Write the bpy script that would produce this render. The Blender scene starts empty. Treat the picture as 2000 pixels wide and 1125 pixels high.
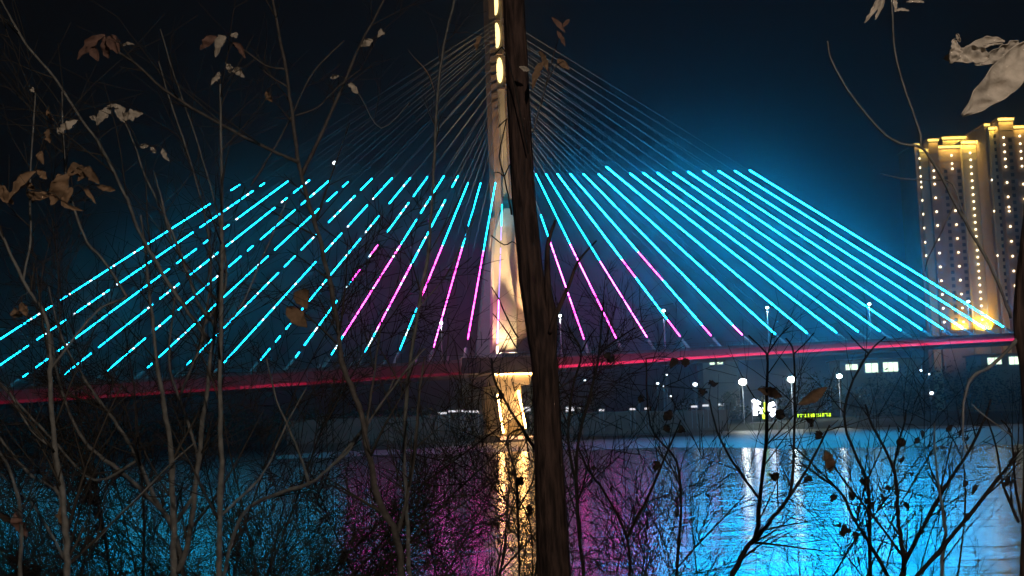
import bpy, math, random
import numpy as np
from mathutils import Vector, Matrix
from mathutils import noise as mnoise

random.seed(11)
R = math.radians
scene = bpy.context.scene
COL = scene.collection

# ------------------------------------------------------------------ camera
F = 2300.0                       # focal length in pixels of the 2000 px wide photograph
CAM_H = 6.0
PITCH, ROLL = 6.28, 1.7
cd = bpy.data.cameras.new('camera')
cam = bpy.data.objects.new('camera', cd)
COL.objects.link(cam)
cd.sensor_width = 36.0
cd.lens = 36.0 * F / 2000.0
cd.clip_start = 0.05
cd.clip_end = 6000
CAMR = (Matrix.Rotation(R(90 + PITCH), 4, 'X') @ Matrix.Rotation(R(-ROLL), 4, 'Z'))
cam.matrix_world = Matrix.Translation((0, 0, CAM_H)) @ CAMR
scene.camera = cam

# ------------------------------------------------------------------ world, sun, exposure
world = bpy.data.worlds.new('World')
scene.world = world
world.use_nodes = True
wn, wl = world.node_tree.nodes, world.node_tree.links
bgn = wn['Background']
sky = wn.new('ShaderNodeTexSky')
sky.sky_type = 'NISHITA'
sky.sun_disc = False
sky.sun_elevation = R(-4.0)
sky.sun_rotation = R(160)
tint = wn.new('ShaderNodeMixRGB')
tint.blend_type = 'ADD'
tint.inputs[0].default_value = 1.0
tint.inputs[2].default_value = (0.030, 0.034, 0.042, 1)
wl.new(sky.outputs[0], tint.inputs[1])
wl.new(tint.outputs[0], bgn.inputs[0])
bgn.inputs[1].default_value = 0.06

sd = bpy.data.lights.new('moon', 'SUN')
sd.energy = 0.03
sd.angle = R(0.5)
sd.color = (1.0, 0.93, 0.85)
so = bpy.data.objects.new('moon', sd)
so.rotation_euler = (R(50), 0, R(-20))
COL.objects.link(so)

scene.view_settings.view_transform = 'Standard'
scene.view_settings.look = 'None'
scene.view_settings.exposure = 0.0
scene.view_settings.gamma = 1.0
scene.render.engine = 'CYCLES'
scene.cycles.use_denoising = True
scene.cycles.max_bounces = 5
scene.cycles.diffuse_bounces = 2
scene.cycles.glossy_bounces = 3
scene.cycles.volume_bounces = 0
scene.cycles.sample_clamp_indirect = 20.0
scene.cycles.use_light_tree = True

# ------------------------------------------------------------------ projection helpers
def ray(px, py):
    return CAMR.to_3x3() @ Vector(((px - 1000) / F, -(py - 562.5) / F, -1.0))
O = Vector((0, 0, CAM_H))
def P(px, py, Y):
    d = ray(px, py)
    return O + d * (Y / d.y)
def W(px, py, z=0.0):
    d = ray(px, py)
    return O + d * ((z - CAM_H) / d.z)
TH = R(14)
DIRS = Vector((math.cos(TH), math.sin(TH), 0))      # along the bridge
NRM = Vector((-math.sin(TH), math.cos(TH), 0))      # away from the camera
P0 = P(985, 690, 300); P0.z = 0
def PF(px, py, off=0.0):
    d = ray(px, py)
    q = P0 + NRM * off
    return O + d * ((q - O).dot(NRM) / d.dot(NRM))
def S_of(p):
    return (p - P0).dot(DIRS)
def at_s(s, z, off=0.0):
    q = P0 + DIRS * s + NRM * off
    return Vector((q.x, q.y, z))

# ------------------------------------------------------------------ materials
MATS = {}
def mat(name, col, rough=0.6, noise=0.0, nscale=5.0, col2=None, bump=0.0, metal=0.0, spec=0.3, stretch=None):
    if name in MATS: return MATS[name]
    m = bpy.data.materials.new(name); m.use_nodes = True
    n, l = m.node_tree.nodes, m.node_tree.links
    b = n['Principled BSDF']
    b.inputs['Base Color'].default_value = (*col, 1)
    b.inputs['Roughness'].default_value = rough
    b.inputs['Metallic'].default_value = metal
    b.inputs['Specular IOR Level'].default_value = spec
    tc = n.new('ShaderNodeTexCoord')
    nt = n.new('ShaderNodeTexNoise')
    nt.inputs['Scale'].default_value = nscale
    nt.inputs['Detail'].default_value = 6
    if stretch:
        mp = n.new('ShaderNodeMapping'); mp.inputs['Scale'].default_value = stretch
        l.new(tc.outputs['Object'], mp.inputs[0]); l.new(mp.outputs[0], nt.inputs['Vector'])
    else: l.new(tc.outputs['Object'], nt.inputs['Vector'])
    rp = n.new('ShaderNodeValToRGB')
    c2 = col2 or tuple(c * (1 - noise) for c in col)
    rp.color_ramp.elements[0].position = 0.35
    rp.color_ramp.elements[0].color = (*c2, 1)
    rp.color_ramp.elements[1].position = 0.65
    rp.color_ramp.elements[1].color = (*col, 1)
    l.new(nt.outputs[0], rp.inputs[0])
    l.new(rp.outputs[0], b.inputs['Base Color'])
    if bump:
        bp = n.new('ShaderNodeBump'); bp.inputs['Strength'].default_value = bump
        bp.inputs['Distance'].default_value = 0.02
        l.new(nt.outputs[0], bp.inputs['Height']); l.new(bp.outputs[0], b.inputs['Normal'])
    MATS[name] = m
    return m
def emis(name, col, k, base=(0.02, 0.02, 0.02)):
    if name in MATS: return MATS[name]
    m = bpy.data.materials.new(name); m.use_nodes = True
    b = m.node_tree.nodes['Principled BSDF']
    b.inputs['Base Color'].default_value = (*base, 1)
    b.inputs['Emission Color'].default_value = (*col, 1)
    b.inputs['Emission Strength'].default_value = k
    MATS[name] = m
    return m

M_redwash = emis('fascia_red_wash', (0.7, 0.02, 0.07), .10, (.3, .15, .15))  # red light spilled on the fascia, given as weak emission
M_redwash_dim = emis('fascia_red_wash_dim', (0.7, 0.03, 0.05), .03, (.3, .15, .15))
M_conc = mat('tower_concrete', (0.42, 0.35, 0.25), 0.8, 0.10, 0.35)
M_conc_d = mat('dark_concrete', (0.24, 0.15, 0.10), 0.85, 0.3, 0.3)  # darker concrete copy; on the tower its colour carries the shade of unlit faces
M_fascia = mat('fascia_paint', (0.45, 0.36, 0.36), 0.7, 0.35, 0.5)
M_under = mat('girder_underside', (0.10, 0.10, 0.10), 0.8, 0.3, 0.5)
M_asph = mat('asphalt', (0.05, 0.05, 0.05), 0.9, 0.2, 2)
M_sheath = mat('cable_sheath', (0.16, 0.16, 0.155), 0.5, 0.15, 2)
M_white = mat('anchor_white', (0.75, 0.70, 0.68), 0.5, 0.15, 2)
M_steel = mat('painted_steel', (0.35, 0.36, 0.37), 0.5, 0.1, 3)
M_cyan = emis('led_cyan', (0.003, 0.37, 0.80), 92)
M_teal = emis('led_teal', (0.002, 0.35, 0.60), 34)
M_mag = emis('led_magenta', (0.85, 0.032, 0.42), 27)
M_pink = emis('led_pink_white', (0.9, 0.07, 0.55), 24)
M_viol = emis('led_violet', (0.38, 0.24, 0.95), 2.2)
M_ledwhite = emis('led_white_cyan', (0.6, 0.85, 1.0), 6)
M_red = emis('led_red', (0.85, 0.022, 0.10), 1.0)
M_redmid = emis('led_red_mid', (0.85, 0.014, 0.075), .34)
M_reddim = emis('led_red_dim', (0.8, 0.012, 0.06), 0.13)
M_oval = emis('oval_lamp_glow', (1.0, 0.74, 0.28), 2.6)
M_capled = emis('cap_led', (1.0, 0.52, 0.16), 45)
M_capface = emis('pile_cap_lit_face', (1.0, .50, .24), 2.2)  # emission for the lit look of the pile cap front
M_lampw = emis('lamp_white', (0.85, 0.95, 1.0), 26)
M_far = emis('far_light', (0.85, 0.95, 1.0), 5)
M_bright = emis('flood_head', (0.9, 1.0, 0.97), 30)
M_win = emis('lit_window', (0.80, 1.0, 0.72), 1.6)
M_dot = emis('facade_lamp_glow', (1.0, 0.80, 0.50), 3.6)
M_crown = emis('crown_led', (1.0, 0.72, 0.14), 1.6)
M_ylw = emis('sign_yellow_green', (0.62, 1.0, 0.02), 2.5)
M_sgw = emis('sign_white', (0.86, 0.88, 1.0), 9.0)
M_bld = mat('building_render', (0.30, 0.21, 0.14), 0.85, 0.2, 0.15)
M_bldg = mat('building_cream', (0.50, 0.42, 0.24), 0.8, 0.15, 0.15)
M_glass = mat('dark_glass', (0.02, 0.022, 0.025), 0.15, 0.1, 1, spec=0.5)
M_bark = mat('pale_bark', (0.21, 0.195, 0.17), 0.85, 0.5, 25, bump=0.6)
M_barkm = mat('dim_bark', (0.125, 0.105, 0.09), 0.9, 0.5, 25, bump=0.6)
M_barkd = mat('brown_bark', (0.095, 0.054, 0.040), 0.9, 0.75, 46, bump=1.0, stretch=(1, 1, .16))
M_twig = mat('dark_twig', (0.035, 0.028, 0.022), 0.9, 0.4, 20)
M_twigm = mat('grey_brown_twig', (0.075, 0.06, 0.045), 0.9, 0.4, 20)
M_leaf = mat('dead_leaf_brown', (0.30, 0.18, 0.10), 0.8, 0.55, 14, bump=0.4)
M_leafp = mat('dead_leaf_pale', (0.54, 0.45, 0.35), 0.8, 0.35, 30, bump=0.5)
M_leafr = mat('dead_leaf_red', (0.24, 0.13, 0.095), 0.8, 0.4, 30, bump=0.4)
M_leafd = mat('dead_leaf_dark', (0.05, 0.035, 0.025), 0.85, 0.4, 30)
M_ground = mat('bank_soil', (0.06, 0.055, 0.04), 0.95, 0.5, 0.6, bump=0.5)
M_fbank = mat('far_bank_grass', (0.055, 0.06, 0.045), 0.95, 0.5, 0.08)
M_tree = mat('far_foliage', (0.06, 0.07, 0.04), 0.9, 0.5, 0.3)

# ------------------------------------------------------------------ mesh helpers
class MB:
    def __init__(s): s.v = []; s.f = []; s.m = []; s.mats = []
    def mi(s, m):
        if m not in s.mats: s.mats.append(m)
        return s.mats.index(m)
    def add(s, vs, fs, m):
        b = len(s.v); k = s.mi(m)
        s.v += [tuple(v) for v in vs]
        for f in fs: s.f.append(tuple(i + b for i in f)); s.m.append(k)
    def hexa(s, c, m):        # 8 corners: bottom ring 0-3, top ring 4-7
        s.add(c, [(3, 2, 1, 0), (4, 5, 6, 7), (0, 1, 5, 4), (1, 2, 6, 5), (2, 3, 7, 6), (3, 0, 4, 7)], m)
    def box(s, c, size, m, ax=None):
        x, y, z = ax or (Vector((1, 0, 0)), Vector((0, 1, 0)), Vector((0, 0, 1)))
        c = Vector(c); hx, hy, hz = size[0] / 2, size[1] / 2, size[2] / 2
        s.hexa([c + x * a * hx + y * b * hy + z * d * hz for d in (-1, 1) for a, b in ((-1, -1), (1, -1), (1, 1), (-1, 1))], m)
    def tube(s, pts, rs, m, n=6, cap=True):
        pts = [Vector(p) for p in pts]
        if not hasattr(rs, '__len__'): rs = [rs] * len(pts)
        vs = []; fs = []
        up = Vector((0.13, 0.07, 1)) if abs((pts[-1] - pts[0]).normalized().z) < 0.9 else Vector((1, 0.1, 0))
        for i, p in enumerate(pts):
            t = (pts[min(i + 1, len(pts) - 1)] - pts[max(i - 1, 0)])
            if t.length < 1e-9: t = Vector((0, 0, 1))
            t.normalize()
            a = t.cross(up).normalized(); b = t.cross(a)
            for k in range(n):
                g = 2 * math.pi * k / n
                vs.append(p + (a * math.cos(g) + b * math.sin(g)) * rs[i])
        for i in range(len(pts) - 1):
            for k in range(n):
                fs.append((i * n + k, i * n + (k + 1) % n, (i + 1) * n + (k + 1) % n, (i + 1) * n + k))
        if cap:
            fs.append(tuple(range(n - 1, -1, -1))); fs.append(tuple((len(pts) - 1) * n + k for k in range(n)))
        s.add(vs, fs, m)
    def ball(s, c, r, m, n=8, sq=(1, 1, 1)):
        c = Vector(c); vs = []; fs = []
        rings = n // 2
        for i in range(1, rings):
            a = math.pi * i / rings
            for k in range(n):
                g = 2 * math.pi * k / n
                vs.append(c + Vector((math.sin(a) * math.cos(g) * sq[0], math.sin(a) * math.sin(g) * sq[1], math.cos(a) * sq[2])) * r)
        vs.append(c + Vector((0, 0, r * sq[2]))); vs.append(c - Vector((0, 0, r * sq[2])))
        T, B = len(vs) - 2, len(vs) - 1
        for i in range(rings - 2):
            for k in range(n):
                fs.append((i * n + k, (i + 1) * n + k, (i + 1) * n + (k + 1) % n, i * n + (k + 1) % n))
        for k in range(n):
            fs.append((T, k, (k + 1) % n)); fs.append((B, (rings - 2) * n + (k + 1) % n, (rings - 2) * n + k))
        s.add(vs, fs, m)
    def build(s, name, parent=None, smooth=False):
        me = bpy.data.meshes.new(name)
        me.from_pydata(s.v, [], s.f)
        for m in s.mats: me.materials.append(m)
        me.polygons.foreach_set('material_index', s.m)
        if smooth: me.polygons.foreach_set('use_smooth', [True] * len(s.f))
        me.update()
        o = bpy.data.objects.new(name, me); COL.objects.link(o)
        if parent is not None:
            o.parent = parent
            o.matrix_parent_inverse = Matrix.Translation(-Vector(parent.location))
        return o
def tag(o, label=None, cat=None, group=None, kind=None):
    if label: o['label'] = label
    if cat: o['category'] = cat
    if group: o['group'] = group
    if kind: o['kind'] = kind
    return o
def thing(name, loc, label, cat, group=None):
    o = bpy.data.objects.new(name, None); COL.objects.link(o); o.location = loc
    o.empty_display_size = 0.1
    return tag(o, label, cat, group)
def spot(name, loc, target, power, angle, col, parent, size=0.3, blend=0.6):
    d = bpy.data.lights.new(name, 'SPOT'); d.energy = power; d.spot_size = R(angle); d.color = col
    d.shadow_soft_size = size; d.spot_blend = blend
    o = bpy.data.objects.new(name, d); COL.objects.link(o)
    o.location = loc
    o.rotation_euler = (Vector(target) - Vector(loc)).to_track_quat('-Z', 'Y').to_euler()
    if parent is not None:
        o.parent = parent; o.matrix_parent_inverse = Matrix.Translation(-Vector(parent.location))
    return o
def area(name, loc, target, power, sx, sy, col, parent):
    d = bpy.data.lights.new(name, 'AREA'); d.energy = power; d.shape = 'RECTANGLE'; d.size = sx; d.size_y = sy; d.color = col
    o = bpy.data.objects.new(name, d); COL.objects.link(o); o.location = loc
    o.rotation_euler = (Vector(target) - Vector(loc)).to_track_quat('-Z', 'Z').to_euler()
    o.parent = parent; o.matrix_parent_inverse = Matrix.Translation(-Vector(parent.location))
    return o

# ------------------------------------------------------------------ water and ground
def water_mat(name, r1, b1, b2, strength, sx=0.33, dist=0.10):
    m = bpy.data.materials.new(name); m.use_nodes = True
    n, l = m.node_tree.nodes, m.node_tree.links
    b = n['Principled BSDF']
    b.inputs['Base Color'].default_value = (0.004, 0.008, 0.012, 1)
    b.inputs['Roughness'].default_value = r1
    b.inputs['IOR'].default_value = 1.33
    b.inputs['Specular IOR Level'].default_value = 0.85
    tc = n.new('ShaderNodeTexCoord'); mp = n.new('ShaderNodeMapping')
    mp.inputs['Scale'].default_value = (sx, 1, 1)
    l.new(tc.outputs['Object'], mp.inputs[0])
    a = n.new('ShaderNodeTexNoise'); a.inputs['Scale'].default_value = b1; a.inputs['Detail'].default_value = 3
    c = n.new('ShaderNodeTexNoise'); c.inputs['Scale'].default_value = b2; c.inputs['Detail'].default_value = 2
    l.new(mp.outputs[0], a.inputs['Vector']); l.new(mp.outputs[0], c.inputs['Vector'])
    mx = n.new('ShaderNodeMath'); mx.operation = 'MULTIPLY_ADD'; mx.inputs[1].default_value = 4.0
    l.new(c.outputs[0], mx.inputs[0]); l.new(a.outputs[0], mx.inputs[2])
    bp = n.new('ShaderNodeBump'); bp.inputs['Strength'].default_value = strength; bp.inputs['Distance'].default_value = dist
    l.new(mx.outputs[0], bp.inputs['Height']); l.new(bp.outputs[0], b.inputs['Normal'])
    return m
M_water = water_mat('river_water', 0.155, 1.1, 0.28, 0.32)
M_ruff = water_mat('ruffled_water', 0.42, 2.2, 0.6, 0.9, 0.5, 0.22)
w = MB(); w.add([(-900, 8, 0), (900, 8, 0), (900, 2500, 0), (-900, 2500, 0)], [(0, 1, 2, 3)], M_water)
tag(w.build('river'), kind='structure')
# a wind-ruffled band lies across the river in front of the far bank
lo = [(540, 896), (640, 894), (760, 888), (860, 886), (920, 884), (1000, 882), (1100, 880), (1200, 877), (1300, 874), (1400, 874), (1500, 876), (1620, 876), (1760, 872), (1900, 869), (2000, 868), (2150, 864)]
hi = [(540, 890), (640, 883), (760, 878), (860, 874), (920, 868), (1000, 860), (1100, 852), (1200, 851), (1300, 848), (1400, 838), (1500, 832), (1620, 826), (1760, 824), (1900, 822), (2000, 820), (2150, 815)]
w = MB()
A = []; Bv = []
lo = [(x, np.interp(x, [p[0] for p in lo], [p[1] for p in lo]) + 2.2 * mnoise.noise(Vector((x * .012, 1, 0))) + .9 * mnoise.noise(Vector((x * .06, 5, 0)))) for x in range(540, 2151, 10)]
hi = [(x, np.interp(x, [p[0] for p in hi], [p[1] for p in hi])) for x in range(540, 2151, 10)]
for (x1, y1), (x2, y2) in zip(lo, hi):
    a = W(x1, y1); b = W(x2, y2); a.z = b.z = 0.004; A.append(a); Bv.append(b)
w.add(A + Bv, [(i, i + 1, len(A) + i + 1, len(A) + i) for i in range(len(A) - 1)], M_ruff)
tag(w.build('ruffled_water'), kind='structure')

# near bank: slopes away under the frame down to the water
g = MB(); vs = []; fs = []
xs = np.linspace(-40, 40, 33); ys = np.linspace(-30, 16, 24)
def gz(x, y):
    t = min(max((y - 2.0) / 13.0, 0), 1)
    return 4.4 - 4.7 * (t * t * (3 - 2 * t)) + 0.10 * mnoise.noise(Vector((x * 0.4, y * 0.4, 0)))
for y in ys:
    for x in xs: vs.append((x, y, gz(x, y)))
for j in range(len(ys) - 1):
    for i in range(len(xs) - 1):
        a = j * len(xs) + i; fs.append((a, a + 1, a + len(xs) + 1, a + len(xs)))
g.add(vs, fs, M_ground); tag(g.build('near_bank', smooth=True), kind='structure')

# far bank
edge = [(-900, 330), (-300, 345), (-120, 372), (0, 385), (60, 378), (100, 352), (150, 336), (260, 325), (900, 330)]
fb = MB(); rows = []
prof = [(-6, -0.6), (0, 0.12), (6, 1.6), (18, 2.6), (60, 3.2), (400, 4.0), (3500, 5.0)]
xs = np.linspace(-900, 900, 121)
vs = []; fs = []
for (dy, z) in prof:
    for x in xs:
        e = np.interp(x, [p[0] for p in edge], [p[1] for p in edge])
        vs.append((x, e + dy + 0.8 * mnoise.noise(Vector((x * .1, 3, 0))), z))
for j in range(len(prof) - 1):
    for i in range(len(xs) - 1):
        a = j * len(xs) + i; fs.append((a, a + 1, a + len(xs) + 1, a + len(xs)))
fb.add(vs, fs, M_fbank); tag(fb.build('far_bank', smooth=True), kind='structure')

# ------------------------------------------------------------------ the bridge
deck_top = [(-300, 778), (0, 758), (350, 735), (650, 713), (940, 699), (1095, 691), (1350, 681), (1530, 670), (1760, 658), (2000, 648), (2300, 637)]
deck_bot = [(-300, 812), (0, 790), (350, 770), (650, 752), (940, 737), (1095, 722), (1350, 702), (1530, 693), (1760, 681), (2000, 668), (2300, 655)]
def fitz(pts, off):
    q = [PF(x, y, off) for x, y in pts]
    s = [S_of(p) for p in q]
    return np.polyfit(np.array(s) / 100, [p.z for p in q], 3), min(s), max(s)
cT, s0, s1 = fitz(deck_top, -1.6)
cB, _, _ = fitz(deck_bot, -1.6)
zt = lambda s: float(np.polyval(cT, s / 100))
zb = lambda s: float(np.polyval(cB, s / 100))
DW = 26.0
bridge = thing('cable_stayed_bridge', at_s(0, 0, 12), 'long cable stayed bridge with cyan and magenta lit stays over the river', 'bridge')
def sweep(mb, prof, m, n=70, a=s0, b=s1):
    """prof(s) -> list of (offset, z) closed section"""
    ss = np.linspace(a, b, n); k = len(prof(0)); vs = []
    for s in ss:
        for (o, z) in prof(s): vs.append(at_s(s, z, o))
    fs = []
    for i in range(n - 1):
        for j in range(k):
            j2 = (j + 1) % k
            fs.append((i * k + j, i * k + j2, (i + 1) * k + j2, (i + 1) * k + j))
    mb.add(vs, fs, m)
d = MB()
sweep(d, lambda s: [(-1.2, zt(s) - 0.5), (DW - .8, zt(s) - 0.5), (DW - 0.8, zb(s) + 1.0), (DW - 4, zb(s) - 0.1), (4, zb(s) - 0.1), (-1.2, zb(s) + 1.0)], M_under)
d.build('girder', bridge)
d = MB(); sweep(d, lambda s: [(1.0, zt(s) - 0.494), (1.0, zt(s) - .40), (DW - 3, zt(s) - .40), (DW - 3, zt(s) - .494)], M_asph); d.build('roadway', bridge)
for o_ in (-1.6, DW - 0.8):
    d = MB()
    sweep(d, lambda s: [(o_, zb(s) + 0.5), (o_, zt(s) - 0.1), (o_ + .38, zt(s) - 0.1), (o_ + .38, zb(s) + 0.5)], M_fascia)
    d.build('fascia', bridge)
    d = MB()      # handrail with posts
    sweep(d, lambda s: [(o_ + .1, zt(s) + .95), (o_ + .1, zt(s) + 1.05), (o_ + .22, zt(s) + 1.05), (o_ + .22, zt(s) + .95)], M_steel)
    sweep(d, lambda s: [(o_ + .12, zt(s) + .45), (o_ + .12, zt(s) + .52), (o_ + .2, zt(s) + .52), (o_ + .2, zt(s) + .45)], M_steel)
    for s in np.arange(s0 + 1, s1 - 1, 2.0):
        d.box(at_s(s, zt(s) + .45, o_ + .16), (.08, .08, 1.1), M_steel, (DIRS, NRM, Vector((0, 0, 1))))
    d.build('railing', bridge)
# red light line on the near fascia; band above imitates its wash by faint emission
for (a_, b_, m) in ((s0, -66, M_reddim), (-65.6, -50, M_redmid), (-49.6, -11, M_reddim), (10.0, s1, M_red)):
    d = MB()
    sweep(d, lambda s: [(-2.05, zb(s) + 0.4), (-2.05, zb(s) + 1.1), (-1.8, zb(s) + 1.1), (-1.8, zb(s) + 0.4)], m, 40, a_, b_)
    d.build('red_line_and_wash', bridge)
    d = MB()
    sweep(d, lambda s: [(-1.95, zb(s) + 1.25), (-1.95, zt(s) - 0.9), (-1.75, zt(s) - 0.9), (-1.75, zb(s) + 1.25)], M_redwash if m is M_red else M_redwash_dim, 40, a_, b_)
    d.build('red_line_and_wash', bridge)

# tower -------------------------------------------------------
tower = MB()
AX = (DIRS, NRM, Vector((0, 0, 1)))
def prism(mb, pts, hw, d0, d1, m):
    """column through points [(s, z, off)], half width hw (value or list), depth d0..d1 round off"""
    n = len(pts)
    hw = hw if hasattr(hw, '__len__') else [hw] * n
    vs = []
    for (s, z, o), h in zip(pts, hw):
        for (a, b) in ((-h, d0), (h, d0), (h, d1), (-h, d1)): vs.append(at_s(s + a, z, o + b))
    fs = [(3, 2, 1, 0), tuple((n - 1) * 4 + k for k in range(4))]
    for i in range(n - 1):
        for k in range(4):
            fs.append((i * 4 + k, i * 4 + (k + 1) % 4, (i + 1) * 4 + (k + 1) % 4, (i + 1) * 4 + k))
    mb.add(vs, fs, m)
CO = 12.0        # offset of the tower's centre plane
def cs(px, py, off=CO):
    p = PF(px, py, off); return S_of(p), p.z
colpts = [(984, 440), (979, 300), (973, 150), (968, 0), (960, -220)]
cp = [(*cs(*q), CO) for q in colpts]
t = MB()
# column: side blocks flanking a recessed lit groove
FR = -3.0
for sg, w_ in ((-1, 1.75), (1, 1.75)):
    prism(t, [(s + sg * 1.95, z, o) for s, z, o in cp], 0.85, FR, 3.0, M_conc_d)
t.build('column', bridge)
t = MB(); prism(t, cp, 1.12, FR + 0.7, 2.6, M_conc); t.build('column_panel', bridge)
# cross ties over the groove
for (x, y) in ((969, 37), (974, 104), (979, 172), (966, -30), (963, -98)):
    s, z = cs(x, y, CO + FR)
    d = MB(); d.box(at_s(s, z, CO + FR + 0.35), (2.2, 0.5, 0.5), M_conc_d, AX); d.build('cross_tie', bridge)
for (x, y) in ((967, 5), (970.5, 69), (976, 137), (964, -62), (961, -128)):
    s, z = cs(x, y, CO + FR + .4)
    d = MB(); n = 28; vs = []
    hh = 3.5 if y > -100 else 3.2
    for dd in (0, 0.2):
        for k in range(n):
            g_ = 2 * math.pi * k / n
            vs.append(at_s(s + math.cos(g_) * 0.86, z + math.sin(g_) * hh, CO + FR + 0.35 + dd))
    d.add(vs, [tuple(range(n))] + [(k, (k + 1) % n, n + (k + 1) % n, n + k) for k in range(n)], M_oval)
    d.build('oval_lamp', bridge)
# dark return faces of the leg and column, their unlit shade put into the concrete colour
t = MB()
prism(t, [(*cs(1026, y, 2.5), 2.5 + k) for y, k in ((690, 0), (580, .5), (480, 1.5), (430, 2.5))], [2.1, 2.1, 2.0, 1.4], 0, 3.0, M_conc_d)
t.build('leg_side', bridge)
# legs: front leg with rounded head, rear leg
zd = zt(0)
for off, nm in ((-0.2, 'leg'), (24.0, 'leg')):
    t = MB()
    rows = [(690, 962, 1009), (640, 962, 1009), (580, 963, 1009), (520, 964, 1009), (480, 966, 1009), (450, 969, 1007), (430, 973, 1004), (415, 979, 1000), (407, 985, 996)]
    pts = []; hws = []
    for (y, xa, xb) in rows:
        k = (690 - y) / 283.0
        oo = 1.0 + 7.2 * k
        a, za = cs(xa, y, oo); b, zb_ = cs(xb, y, oo)
        zz = (za + zb_) / 2
        o_ = oo if off < 5 else 20.0 - oo
        pts.append(((a + b) / 2, zz, o_)); hws.append(abs(b - a) / 2)
    prism(t, pts, hws, 0, 3.2, M_conc)
    t.build(nm, bridge)
# struts joining the legs' heads to the column
t = MB()
s_, z_ = cs(990, 430, 3)
t.box(at_s(s_, z_ - 2.5, 12), (4.2, 3.6, 9.0), M_conc_d, AX)
t.build('cross_beam', bridge)
# deck console and pier under the tower
sL, zL = cs(900, 700, -2.4); sR, _ = cs(1042, 700, -2.4)
t = MB(); t.box(at_s((sL + sR) / 2, zt(0) - 2.2, -2.9), ((sR - sL), 1.4, 4.0), M_conc_d, AX); t.build('tower_console', bridge)
c0, zc1 = cs(965, 732, -2.6); c1, zc0 = cs(1040, 751, -2.6)
t = MB(); t.hexa([at_s(a, z, o) for z, e in ((zc0, .6), (zc1, 0)) for a, o in ((c0 + e, -2.4 + e), (c1 - e, -2.4 + e), (c1 - e, 26), (c0 + e, 26))], M_conc)
cap = t.build('pier_cap', bridge)
t = MB(); t.box(at_s((c0 + c1) / 2, zc1 + .1, -2.75), (c1 - c0, .3, .3), M_capled, AX); t.build('cap_light_line', bridge)
for off in (-1.2, 19.0):
    pa = [(*cs(998, 751, -1.2), off), (*cs(1001, 800, -1.2), off), (*cs(1007, 852, -1.2), off), (*cs(1010, 890, -1.2), off)]
    t = MB(); prism(t, pa, [2.6, 2.5, 2.7, 3.0], 0, 4.0, M_conc); t.build('pier', bridge)
for (xa, ya, xb, yb) in ((972, 770, 983, 846), (1012, 763, 1027, 836)):
    a, za = cs(xa, ya, -1.6); b, zb_ = cs(xb, yb, -1.6)
    t = MB(); t.tube([at_s(a, za, -1.7), at_s(b, zb_, -1.7)], 0.26, M_capled, 6); t.build('pier_light_line', bridge)
t = MB()
b, zz = cs(1012, 850, -1.6)
t.box(at_s(b, 0.7, 10), (11.5, 30, 1.6), M_conc, AX); t.build('pile_cap', bridge)
for k_ in range(5):  # glowing panels stand in for light falling on the pile cap's front face
    t = MB(); t.box(at_s(b - 4.6 + 2.3 * k_, 1.0, -5.08), (1.9, .12, .75), M_capface, AX); t.build('lit_face_panel', bridge)
for ds in (-3.6, 3.6):  # floodlights added to brighten the pier, its cap and their reflection
    p_ = at_s(b + ds, 1.7, -4.2)
    t = MB(); t.box(p_, (.6, .4, .4), M_steel, AX); t.build('floodlight', bridge)
    spot('pier_fill', p_ + Vector((0, 0, .4)), at_s(c0 * .5 + c1 * .5, zc1, -2), 9000, 80, (1, .62, .30), bridge, .4)
# floodlights at the foot of the tower
for ds, tgt, pw in ((-1.2, (cs(985, 470, -.2)), 5200), (2.2, (cs(992, 560, -.2)), 5200)):
    loc = at_s(cs(985, 692, -2)[0] + ds, zd + 0.1, -1.7)
    f = MB(); f.box(loc, (.7, .5, .5), M_steel, AX); f.build('floodlight', bridge)
    spot('flood_beam', loc + Vector((0, 0, .5)) , at_s(tgt[0], tgt[1], 2.6), pw * 3.0, 95, (1, .80, .46), bridge, 1.2)
for ds in (-9, 9):
    loc = at_s(cs(985, 692, -2)[0] + ds, zd + 0.8, -3.4)
    f = MB(); f.box(loc, (.7, .5, .5), M_steel, AX); f.build('floodlight', bridge)
    tg = cs(982, 330, 9)
    spot('flood_beam', loc + Vector((0, -.1, .5)), at_s(tg[0], tg[1], 9), 260000, 36, (1, .74, .42), bridge)

# stay cables ---------------------------------------------------
# (foot x, foot y, head y on the tower, LED start y, magenta / pink / dark ranges in y)
right = [
 (1150, 686, 233, 420, [(468, 480, 'p'), (480, 600, 'p'), (600, 690, 'm')]),
 (1216, 684, 226, 340, [(478, 560, 'p'), (560, 690, 'm')]),
 (1279, 680, 217, 340, [(512, 690, 'p')]),
 (1346, 679, 209, 340, [(505, 540, 'm'), (628, 690, 'm')]),
 (1408, 676, 197, 340, [(492, 545, 'm'), (640, 690, 'm')]),
 (1470, 673, 187, 340, [(640, 690, 'p')]),
 (1535, 669, 176, 340, [(650, 690, 'p')]),
 (1598, 666, 163, 326, []),
 (1655, 663, 151, 338, []),
 (1698, 662, 138, 338, []),
 (1740, 661, 125, 338, []),
 (1781, 658, 108, 337, []),
 (1822, 657, 92, 336, []),
 (1863, 656, 77, 335, []),
 (1902, 654, 62, 334, []),
 (1943, 653, 48, 334, []),
 (1981, 651, 34, 333, []),
]
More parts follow.
